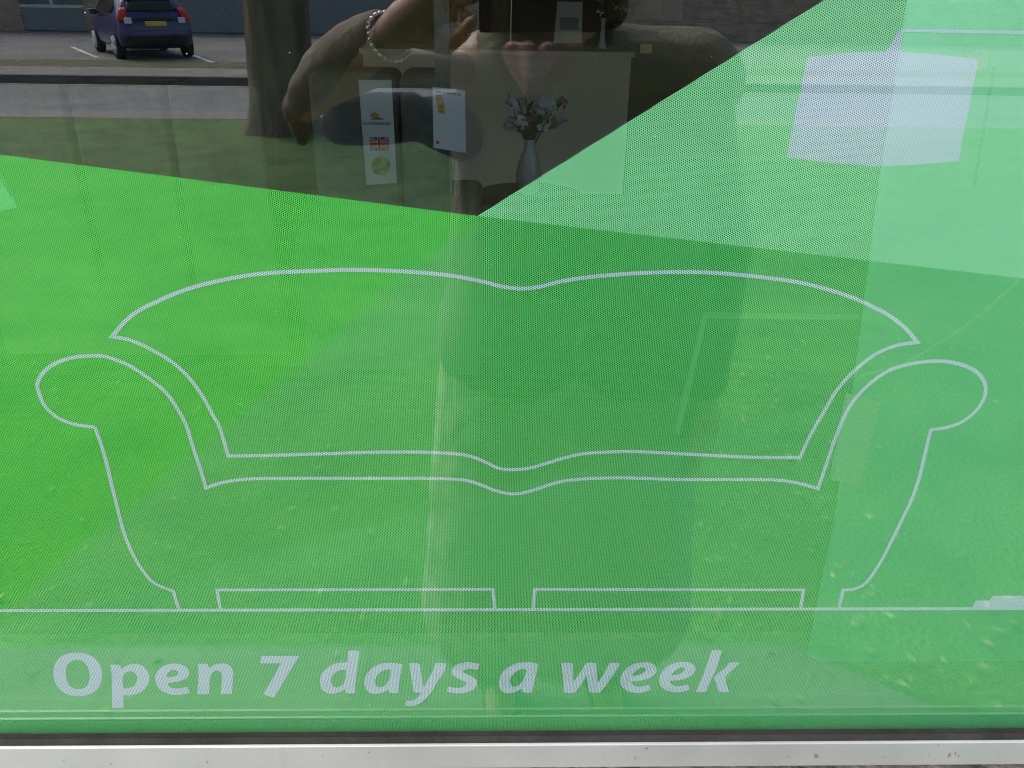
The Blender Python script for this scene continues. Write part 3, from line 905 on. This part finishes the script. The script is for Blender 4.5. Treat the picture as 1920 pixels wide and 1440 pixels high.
# rod stand with info card
Yr = 1.2
r0_, r1_ = at(843, -80, Yr), at(847, 420, Yr)
st = empty('display_stand', (r1_.x, Yr, .12), 'slim upright metal stand carrying the white information card', 'stand')
sh = Vector(st.location)
MB().tube([(r1_.x, Yr, .13), (r1_.x, Yr, 1.75)], .0028, 10).build('rod', 'greychair', st, shift=sh)
MB().lathe([(.12, 0), (.12, .006), (.02, .012)], (r1_.x, Yr, .12)).build('base', 'black', st, True, shift=sh)
s0, s1 = at(811, -60, Yr + .01), at(840, 168, Yr + .01)
MB().box((s0.x, Yr + .01, s1.z), (s1.x, Yr + .014, 1.75)).build('banner_strip', 'greychair', st, shift=sh)
Yc = 1.185
cc = [at(811, 163, Yc), at(872, 170, Yc + .02), at(874, 287, Yc + .02), at(813, 277, Yc)]
cdo = empty('information_card', cc[0], 'white information card with small yellow pictures fixed to the slim stand', 'card')
sh = Vector(cdo.location)
mb = MB(); mb.poly(cc, (0, .002, 0)); mb.build('sheet', 'card', cdo, shift=sh)
def dc(pts, m, nm):
    mb = MB(); mb.poly([at(u, v, Yc + .02 * (u - 811) / 61) - Vector((0, .001, 0)) for u, v in pts]); return mb.build(nm, m, cdo, shift=sh)
dc([(817, 177), (829, 178), (830, 190), (818, 190)], 'inkyellow', 'picture')
dc([(821, 179), (828, 179), (829, 187), (824, 188)], 'black', 'picture')
dc([(819, 191), (833, 192), (834, 213), (822, 212)], 'inkyellow', 'picture')
mb = MB()
for k, (x0, x1) in enumerate(((817, 827), (829, 835), (837, 848), (849, 856), (857, 864))):
    mb.poly([at(u, v, Yc + .02 * (u - 811) / 61) - Vector((0, .001, 0)) for u, v in ((x0, 170 + .12 * (x0 - 817)), (x1, 170 + .12 * (x1 - 817)), (x1, 174 + .12 * (x1 - 817)), (x0, 174 + .12 * (x0 - 817)))])
mb.build('heading', 'inkgrey', cdo, shift=sh)
dc([(818, 264), (824, 265), (824, 270), (818, 269)], 'inkred', 'picture')

# ------------------------------------------------------------------ building across the road
KZ0 = .1
bd = empty('brick_building', (0, -25.8, .1), 'low brick building with grey blue panels across the car park', 'building')
sh = Vector(bd.location)
def bx_(x0, x1, z0, z1, d0=0., d1=.3):
    return (x0, -25.8 - d1, z0), (x1, -25.8 - d0, z1)
piers = [(-40, -14.1 + .55), (-11.75, -9.3), (-2.95, 25)]
mb = MB()
for x0, x1 in piers: mb.box(*bx_(x0, x1, 0, 3.1))
mb.box(*bx_(-13.55, -11.75, 2.6, 3.1, .01)); mb.box(*bx_(-9.3, -2.95, 2.6, 3.1, .01)); mb.box((-40, -36, 0), (25, -26.2, 3.05))
mb.build('wall', 'brick', bd, shift=sh)
MB().box(*bx_(-13.55, -11.75, KZ0 + .02, .72, .03, .2)).build('panel', 'panel', bd, shift=sh)
MB().box(*bx_(-9.3, -2.95, KZ0 + .02, 2.6, .03, .2)).build('panel', 'panel', bd, shift=sh)
w0 = MB().box(*bx_(-13.55, -11.75, .72, .80, .01, .22)).box(*bx_(-13.55, -11.75, 2.5, 2.6, .02, .22)).box(*bx_(-12.68, -12.6, .8, 2.5, .02, .22)).build('window', 'frame', bd, shift=sh)
MB().box(*bx_(-13.55, -11.75, .8, 2.5, .1, .16)).build('pane', 'dglass', w0, shift=sh)
MB().box((-40.3, -36.3, 3.1), (25.3, -25.5, 3.35)).build('roof', 'roof', bd, shift=sh)
for x_ in (8.2, 12.5, 17):
    f_ = MB().box((x_, -25.84, 1.27), (x_ + 1.4, -25.79, 2.3)).build('window', 'frame', bd, shift=sh)
    MB().box((x_ + .07, -25.79, 1.34), (x_ + 1.33, -25.785, 2.24)).build('pane', 'dglass', f_, shift=sh)

bd.location = (0, fy(-25.8), fz(.1)); bd.scale = (K, K, K)

# ------------------------------------------------------------------ tree
tp = mir(552, 250, 8.75)
tr = empty('tree', (tp.x * K - .22, fy(tp.y - .3), LOW), 'broad brown tree trunk standing on the lawn beside the road', 'tree')
tr.scale = (K * 1.12, K * 1.12, K)
mb = MB()
ring = []
seg = 28
pts = []
r4 = random.Random(2)
hs = [(-.05, .43), (.1, .36), (.3, .315), (.8, .30), (1.5, .29), (2.4, .27), (3.4, .22), (4.6, .15), (6, .07)]
prev = None
for h, r_ in hs:
    rr_ = []
    for k in range(seg):
        t = k * 2 * math.pi / seg
        q = r_ * (1 + .10 * noise.noise(Vector((math.cos(t) * 2, math.sin(t) * 2, h * .5))) + .05 * math.sin(5 * t + 2) * max(0, 1 - h))
        rr_.append(mb.bm.verts.new((q * math.cos(t) + .03 * h, q * math.sin(t), h)))
    if prev:
        for k in range(seg): mb.bm.faces.new((prev[k], prev[(k + 1) % seg], rr_[(k + 1) % seg], rr_[k]))
    prev = rr_
mb.bm.faces.new(prev)
mb.build('trunk', 'bark', tr, True)
mb = MB(); tips = []
for i in range(11):
    a = i * 2.4; h = 2.7 + i * .28; l = r4.uniform(1.3, 2.2)
    e = Vector((math.cos(a) * l, math.sin(a) * l, h + r4.uniform(.8, 1.6)))
    mb.tube([(0.03 * h, 0, h), tuple(e * .5 + Vector((0, 0, h * .5))), tuple(e)], [.10, .06, .025], 8)
    tips += [e, e * .7 + Vector((0, 0, h * .3))]
mb.build('branch', 'bark', tr, True)
mb = MB()
for i in range(9000):
    e = tips[r4.randrange(len(tips))] if r4.random() < .85 else Vector((0, 0, 5.6))
    q = e + Vector((r4.gauss(0, .55), r4.gauss(0, .55), r4.gauss(.2, .45)))
    d = Vector((r4.gauss(0, 1), r4.gauss(0, 1), r4.gauss(0, .6))).normalized(); n_ = d.cross(Vector((r4.random(), r4.random(), 1))).normalized()
    s_ = r4.uniform(.05, .09)
    mb.poly([q, q + d * s_ + n_ * s_ * .4, q + d * s_ * 2, q + d * s_ - n_ * s_ * .4])
mb.build('crown', 'leaf', tr)

# ------------------------------------------------------------------ parked car (rear at y=0 locally, nose towards +y local)
def make_car():
    cw = mir(293, 104, 17.2)
    d = Vector((-9.04 + 7.47, -(18.68 - 16.26), 0)).normalized()
    # local +y (nose) -> world d
    rz = math.atan2(-d.x, d.y)
    car = empty('parked_car', (-6.40 * K, fy(-16.75), KZ + .002), 'dark blue hatchback parked nose away in the car park', 'car', rz=rz)
    HW = .85
    # station: y, list of (x, z) half profile from sill to roof centre ; 9 points
    st = []
    def prof(w, zs, wr, zb, zr_, sill=.2):
        return [(0, sill), (w * .92, sill), (w, sill + .12), (w * 1.0, .55), (w * .99, .80), (w * .95, zb), (wr * 1.03, (zb * .35 + zr_ * .65)), (wr * .88, zr_ - .05), (wr * .45, zr_), (0, zr_ + .015)]
    S_ = [  # y, half width, belt z, roof half width, roof z, sill
        (.00, .80, .98, .60, 1.40, .28), (.12, .84, .99, .62, 1.43, .24), (.5, .85, .98, .64, 1.46, .2), (1.0, .86, .96, .65, 1.48, .2), (1.6, .86, .94, .65, 1.48, .2),
        (2.1, .86, .92, .64, 1.44, .2), (2.55, .86, .91, .62, 1.30, .2), (2.95, .85, .90, .66, 1.06, .2), (3.05, .85, .89, .70, .96, .2), (3.5, .83, .82, .68, .86, .2), (3.85, .76, .70, .6, .72, .22), (3.97, .62, .58, .45, .6, .28)]
    rearoff = [.10, .10, .03, 0, .02, .08, .27, .40, .46, .48]
    def P3(i, j, sx):
        y, w, zb, wr, zr_, sill = S_[i]
        x, z = prof(w, 0, wr, zb, zr_, sill)[j]
        if i == 0: y = rearoff[j] 
        if i == 1: y = max(y, rearoff[j] + .12)
        if i == 2: y = max(y, rearoff[j] + .2)
        return Vector((x * sx, y, z))
    bm = bmesh.new()
    grid = {}
    for i in range(len(S_)):
        for j in range(10):
            for sx in (-1, 1):
                if j in (0, 9) and sx == 1: grid[i, j, 1] = grid[i, j, -1]; continue
                grid[i, j, sx] = bm.verts.new(P3(i, j, sx))
    for i in range(len(S_) - 1):
        for j in range(9):
            for sx in (-1, 1):
                bm.faces.new((grid[i, j, sx], grid[i + 1, j, sx], grid[i + 1, j + 1, sx], grid[i, j + 1, sx]))
    for i in (0, len(S_) - 1):
        for j in range(1, 9):
            a, b, c_, d_ = grid[i, j, -1], grid[i, j, 1], grid[i, j + 1, 1], grid[i, j + 1, -1]
            bm.faces.new((a, b, c_, d_) if j < 8 else (a, b, c_))
        bm.faces.new((grid[i, 0, -1], grid[i, 1, -1], grid[i, 1, 1]))
    bmesh.ops.recalc_face_normals(bm, faces=bm.faces)
    me = bpy.data.meshes.new('body'); bm.to_mesh(me); bm.free()
    body = link('body', me, 'carblue', car, True)
    sub = body.modifiers.new('s', 'SUBSURF'); sub.levels = 1; sub.render_levels = 2
    # rear surface point: fx in -1..1, z height
    rz_ = [(.28, .10), (.40, .03), (.55, 0), (.80, .02), (.98, .08), (1.25, .27), (1.35, .40), (1.40, .46)]
    def rear(fx, z, off=.012):
        for (z0, y0), (z1, y1) in zip(rz_, rz_[1:]):
            if z <= z1 or (z1 == 1.40):
                t = (z - z0) / (z1 - z0); y = y0 + (y1 - y0) * t; break
        w = {True: .80 - (.0 if z < .9 else (z - .9) * .42)}[True]
        return Vector((fx * w, y - off + .05 * abs(fx) ** 4, z))
    def rearpatch(name, fx0, fx1, z0, z1, m, off=.012, par=car, nx=8, nz=4, topin=0., taper0=0.):
        bm = bmesh.new(); vs = {}
        for a in range(nx + 1):
            for b in range(nz + 1):
                t = b / nz; z = z0 + (z1 - z0) * t
                fa = fx0 + (fx1 - fx0) * a / nx
                fa *= (1 - topin * t ** 2 - taper0 * (1 - t) ** 2)
                vs[a, b] = bm.verts.new(rear(fa, z, off))
        for a in range(nx):
            for b in range(nz): bm.faces.new((vs[a, b], vs[a + 1, b], vs[a + 1, b + 1], vs[a, b + 1]))
        r = bmesh.ops.extrude_face_region(bm, geom=bm.faces[:])
        bmesh.ops.translate(bm, verts=[v for v in r['geom'] if isinstance(v, bmesh.types.BMVert)], vec=(0, .03, 0))
        bmesh.ops.recalc_face_normals(bm, faces=bm.faces)
        me = bpy.data.meshes.new(name); bm.to_mesh(me); bm.free()
        return link(name, me, m, par, True)
    rearpatch('rear_window', -.86, .86, 1.07, 1.33, 'cglass', .015, topin=.14, taper0=.06)
    rearpatch('bumper_insert', -.88, .88, .27, .50, 'carplastic', .03)
    rearpatch('bumper', -1.0, 1.0, .50, .66, 'carblue', .05)
    rearpatch('tailgate_trim', -.55, .55, .86, .93, 'carplastic', .02)
    rearpatch('number_plate', -.30, .30, .74, .85, 'plate', .035)
    for s_ in (-1, 1):
        a, b = (-1.04, -.80) if s_ < 0 else (.80, 1.04)
        tl = rearpatch('tail_light', a, b, .86, 1.14, 'redlens', .035, nx=3)
        a, b = (-.86, -.66) if s_ < 0 else (.66, .86)
        rearpatch('reversing_lens', a, b, .80, .93, 'whitelens', .04, par=tl, nx=3)
    MB().tube([rear(-.35, 1.02, .03), rear(.25, 1.07, .03)], .010, 6).build('wiper', 'carplastic', car)
    MB().box((-.58, .30, 1.40), (.58, .62, 1.435), .012).build('spoiler', 'carblue', car)
    # side windows: strip following the tumblehome
    for s_ in (-1, 1):
        bm = bmesh.new(); prevv = None
        for y, zb, zt in ((.75, 1.08, 1.18), (1.0, 1.0, 1.36), (1.5, .98, 1.38), (2.1, .97, 1.35), (2.5, .96, 1.22), (2.8, .95, 1.02)):
            def X(z): return s_ * (.835 - max(0, z - .96) * .42 + .012)
            v = (bm.verts.new((X(zb), y, zb)), bm.verts.new((X(zt), y, zt)))
            if prevv: bm.faces.new((prevv[0], v[0], v[1], prevv[1]))
            prevv = v
        r = bmesh.ops.extrude_face_region(bm, geom=bm.faces[:])
        bmesh.ops.translate(bm, verts=[v for v in r['geom'] if isinstance(v, bmesh.types.BMVert)], vec=(-s_ * .05, 0, 0))
        bmesh.ops.recalc_face_normals(bm, faces=bm.faces)
        me = bpy.data.meshes.new('side_window'); bm.to_mesh(me); bm.free()
        link('side_window', me, 'cglass', car)
        MB().box((s_ * .93 - .09, 2.35, .93), (s_ * .93 + .09, 2.47, 1.06), .03).build('mirror', 'carblue', car)
        for y in (.62, 3.12):
            x0 = s_ * .78; 
            MB().lathe([(.20, -.09), (.30, -.09), (.315, -.06), (.315, .06), (.30, .09), (.20, .09)], (s_ * .775, y, .315), 28, 'X').build('wheel_arch_shadow', 'carplastic', car) if False else None
            wt = MB().lathe([(.18, -.095), (.295, -.10), (.315, -.07), (.315, .07), (.295, .10), (.18, .095)], (s_ * .785, y, .315), 28, 'X').build('wheel', 'tyre', car, True)
            mb = MB()
            mb.lathe([(.21, s_ * .097), (.20, s_ * .112), (.17, s_ * .10)], (s_ * .785, y, .315), 28, 'X')
            for k in range(5):
                t = k * 2 * math.pi / 5
                mb.tube([(s_ * .895, y, .315), (s_ * .898, y + .19 * math.cos(t), .315 + .19 * math.sin(t))], [.035, .028], 8)
            mb.build('rim', 'alloy', wt, True)
    return car
make_car()

# ------------------------------------------------------------------ the person taking the picture
def mp(u, v, dist): return mir(u, v, dist - .5)     # dist: distance beyond the viewpoint as mirrored
person = empty('person', (.15, -.86, 0), 'person in a taupe top and charcoal jacket holding a dark phone at the window', 'person')
O = Vector(person.location)
hips = Vector((.14, -.90, .88)); chest = Vector((.13, -.90, 1.20)); neckb = Vector((.11, -.87, 1.40)); headc = Vector((.09, -.80, 1.60))
shL = mp(915, 130, 1.36); arM = mp(740, 128, 1.25); shR = Vector((.30, -.90, 1.365))
elL = mp(572, 205, 1.24); wrL = mp(724, 76, 1.06)
elR = Vector((.40, -.93, 1.08)); wrR = Vector((.38, -.84, .84))
palm = mp(800, 8, 1.045); palm2 = mp(845, -35, 1.03)
fing = []
def L3(a, b, t): return a.lerp(b, t)
body = []
body += [(hips, chest, .12, .115), (chest, neckb - Vector((0, 0, .07)), .10, .06), (shL, shR, .058, .058), (chest + Vector((-.08, 0, 0)), chest + Vector((.08, 0, 0)), .085, .085),
         (hips + Vector((-.09, 0, 0)), hips + Vector((.09, 0, 0)), .105, .105), (neckb, neckb + Vector((-.01, .03, .11)), .055, .052)]
# head with face (turned to the glass, +y)
h = headc
body += [(h + Vector((0, -.02, .03)), h + Vector((0, .01, .04)), .086, .083), (h + Vector((0, .025, -.02)), h + Vector((0, .035, -.075)), .066, .042), (h + Vector((0, .095, .012)), h + Vector((0, .108, -.018)), .009, .014),
         (h + Vector((-.02, .078, -.05)), h + Vector((.02, .078, -.05)), .011, .011), (h + Vector((-.04, .066, .03)), h + Vector((.04, .066, .03)), .018, .018),
         (h + Vector((-.082, -.005, .015)), h + Vector((-.082, -.01, -.02)), .018, .013), (h + Vector((.082, -.005, .015)), h + Vector((.082, -.01, -.02)), .018, .013)]
body += [(shL, arM, .024, .017), (arM, elL, .015, .012), (elL, wrL, .020, .022), (shR, elR, .05, .040), (elR, wrR, .042, .028)]
# left hand: palm and five digits around the phone's end
body += [(wrL, L3(wrL, palm, .55), .0225, .026), (L3(wrL, palm, .5), palm, .026, .024), (palm - Vector((0, .008, .014)), palm + Vector((.010, -.004, .015)), .021, .020)]
pc = palm
thumb = [L3(wrL, palm, .45) + Vector((.008, .010, -.010)), mp(836, 88, 1.03), mp(868, 62, 1.015), mp(885, 40, 1.01)]
for r0_, r1_, a, b in ((.014, .0105, thumb[0], thumb[1]), (.0105, .009, thumb[1], thumb[2]), (.009, .0072, thumb[2], thumb[3])): body.append((a, b, r0_, r1_))
for k, (u0, v0, u1, v1, u2, v2) in enumerate(((815, -34, 850, -66, 905, -76), (822, -12, 862, -32, 893, -37), (824, 10, 860, 0, 888, -2), (822, 32, 852, 30, 880, 32))):
    a, b, c_ = mp(u0, v0, 1.04), mp(u1, v1, 1.035), mp(u2, v2, 1.03)
    body += [(pc, a, .0105, .0085), (a, b, .0085, .0076), (b, c_, .0074, .0062)]
# right hand hanging relaxed
body += [(wrR, wrR + Vector((.005, .02, -.06)), .027, .033), (wrR + Vector((0, .01, -.045)), wrR + Vector((0, .035, -.085)), .03, .026)]
for k in range(4):
    b0 = wrR + Vector((0, -.012 + k * .019, -.085)); b1 = b0 + Vector((-.004, .004, -.038 + abs(k - 2) * .004)); b2 = b1 + Vector((-.016, .004, -.030))
    body += [(b0, b1, .0098, .009), (b1, b2, .009, .0075)]
body += [(wrR + Vector((-.01, .03, -.03)), wrR + Vector((-.02, .055, -.065)), .013, .0105), (wrR + Vector((-.02, .055, -.065)), wrR + Vector((-.024, .06, -.095)), .0105, .009)]
legs = []
for s_ in (-1, 1):
    hp = Vector((.14 + s_ * .095, -.90, .86)); kn = Vector((.14 + s_ * .11, -.88, .48)); an = Vector((.14 + s_ * .12, -.92, .09))
    legs.append((hp, kn, an))
    body += [(hp, kn, .085, .055), (kn, an, .052, .036), (an, an + Vector((0, .13, -.045)), .036, .03)]
bd_ = blob(body, .0031, 'body', 'skin', person, O, 3)
tag(bd_, 'bare hand and face with light skin')
# eyes
for s_ in (-1, 1): MB().lathe([(.002, .0), (.008, .003), (.010, .007), (.006, .012)], h + Vector((s_ * .031, .078, .012)) - O, 12, 'Y').build('eye', 'card', person, True)
# hair
hair = [(h + Vector((0, -.035, .05)), h + Vector((0, 0, .065)), .092, .084), (h + Vector((0, -.06, .02)), h + Vector((0, -.065, -.12)), .078, .06), (h + Vector((-.075, -.03, .03)), h + Vector((-.08, -.03, -.13)), .03, .028), (h + Vector((.075, -.03, .03)), h + Vector((.08, -.03, -.13)), .03, .028)]
blob(hair, .006, 'hair', 'hair', person, O, 2, .003)
# charcoal jacket body, taupe sleeves
jk = [(hips + Vector((-.09, 0, .05)), hips + Vector((.11, 0, .05)), .155, .155), (hips + Vector((-.07, 0, .10)), chest + Vector((-.05, 0, 0)), .16, .145), (hips + Vector((.09, 0, .10)), chest + Vector((.07, 0, 0)), .16, .15),
      (chest + Vector((-.04, 0, 0)), Vector((.02, -.89, 1.33)), .14, .085), (chest + Vector((.06, 0, 0)), Vector((.25, -.90, 1.33)), .14, .085), (shL + Vector((.03, 0, 0)), shR + Vector((.02, 0, 0)), .075, .08), (chest + Vector((0, .0, .02)), Vector((.13, -.89, 1.30)), .14, .09), (shR, elR, .078, .062), (elR, wrR + Vector((0, 0, .03)), .062, .045)]
blob(jk, .007, 'jacket', 'jacket', person, O, 3, .004)
# dark hanging underside of the raised batwing sleeve
un = [(mp(638, 236, 1.33), mp(700, 240, 1.34), 0.0302, 0.0288), (mp(700, 240, 1.34), mp(775, 232, 1.35), 0.0288, 0.0288), (mp(640, 205, 1.33), mp(770, 205, 1.34), 0.0245, 0.0259), (mp(775, 225, 1.35), chest + Vector((-.07, 0, .08)), .032, .09)]
blob(un, .004, 'sleeve_lining', 'lining', person, O, 3, .002)
sl = [(mp(562, 196, 1.24), mp(610, 140, 1.18), 0.0238, 0.0360), (mp(610, 140, 1.18), mp(660, 88, 1.12), 0.0360, 0.0331), (mp(660, 88, 1.12), mp(705, 62, 1.08), 0.0331, 0.0274),
      (mp(562, 196, 1.24), mp(660, 125, 1.24), 0.0238, 0.0230), (mp(660, 125, 1.24), mp(740, 124, 1.25), 0.0230, 0.0223), (mp(740, 124, 1.25), mp(830, 128, 1.30), 0.0223, 0.0238), (mp(830, 128, 1.3), mp(915, 135, 1.35), 0.0245, 0.0259),
      (mp(915, 135, 1.33), mp(990, 240, 1.27), 0.0202, 0.005), (mp(556, 205, 1.24), mp(566, 262, 1.25), 0.0216, 0.0094), (mp(668, 42, 1.10), mp(700, 34, 1.09), 0.0101, 0.0086)]
blob(sl, .004, 'sleeve', 'sleeve', person, O, 3, .003)
# scarf at the neckline
blob([(mp(962, 98, 1.22), mp(995, 178, 1.18), .016, .008), (mp(990, 96, 1.21), mp(996, 150, 1.18), .014, .010), (mp(1030, 95, 1.22), mp(1000, 178, 1.18), .014, .008), (mp(962, 98, 1.22), neckb + Vector((0, .0, -.04)), .014, .03), (neckb + Vector((0, .0, -.04)), mp(1030, 95, 1.22), .03, .012)], .004, 'scarf', 'pink', person, O, 2, .003)
tz = [(hips + Vector((-.09, 0, -.02)), hips + Vector((.09, 0, -.02)), .125, .125)]
for hp, kn, an in legs: tz += [(hp, kn, .10, .075), (kn, an, .075, .062)]
blob(tz, .008, 'trousers', 'jeans', person, O, 3, .003)
sk = [(hips + Vector((-.10, 0, .08)), Vector((.00, -.90, .30)), .13, .15), (hips + Vector((.10, 0, .08)), Vector((.28, -.90, .30)), .13, .15), (hips + Vector((0, .02, .08)), Vector((.14, -.88, .30)), .13, .15)]
blob(sk, .008, 'long_skirt', 'skirt', person, O, 3, .006)
for hp, kn, an in legs:
    blob([(an + Vector((0, -.02, -.05)), an + Vector((0, .10, -.055)), .042, .036), (an + Vector((0, .10, -.055)), an + Vector((0, .16, -.06)), .038, .030)], .006, 'shoe', 'shoe', person, O, 2)
# bracelet: two silver links loops round the wrist
br_ = MB()
ax = (wrL - elL).normalized()
e1 = ax.cross(Vector((0, 0, 1))).normalized(); e2 = e1.cross(ax).normalized()
ctr = L3(wrL, palm, .10)
n_ = 26
for k in range(n_):
    t0, t1 = k * 2 * math.pi / n_, (k + .72) * 2 * math.pi / n_
    rr_ = .0275
    q0 = ctr + (e1 * math.cos(t0) + e2 * math.sin(t0)) * rr_; q1 = ctr + (e1 * math.cos(t1) + e2 * math.sin(t1)) * rr_
    br_.tube([q0, (q0 + q1) / 2 + (e1 * math.cos((t0 + t1) / 2) + e2 * math.sin((t0 + t1) / 2)) * .0014, q1], [.0018, .0027, .0018], 8)
tag(br_.build('bracelet', 'silver', shift=None, smooth=True), 'silver link bracelet round the raised wrist', 'bracelet')
# phone, held landscape behind the viewpoint
ph = bpy.data.objects.new('phone', None); COL.objects.link(ph)
ph.matrix_world = Matrix.Translation(CAM) @ ROT.to_4x4() @ Matrix.Translation((.058, -.024, .012))
tag(ph, 'dark phone held sideways in front of the face', 'phone')
MB().box((-.075, -.0365, -.004), (.072, .0365, .004), .0028).build('case', 'phone', ph)
MB().lathe([(.007, -.0045), (.007, -.0055), (.005, -.0057)], (-.058, .010, 0), 20).build('camera_lens', 'black', ph)
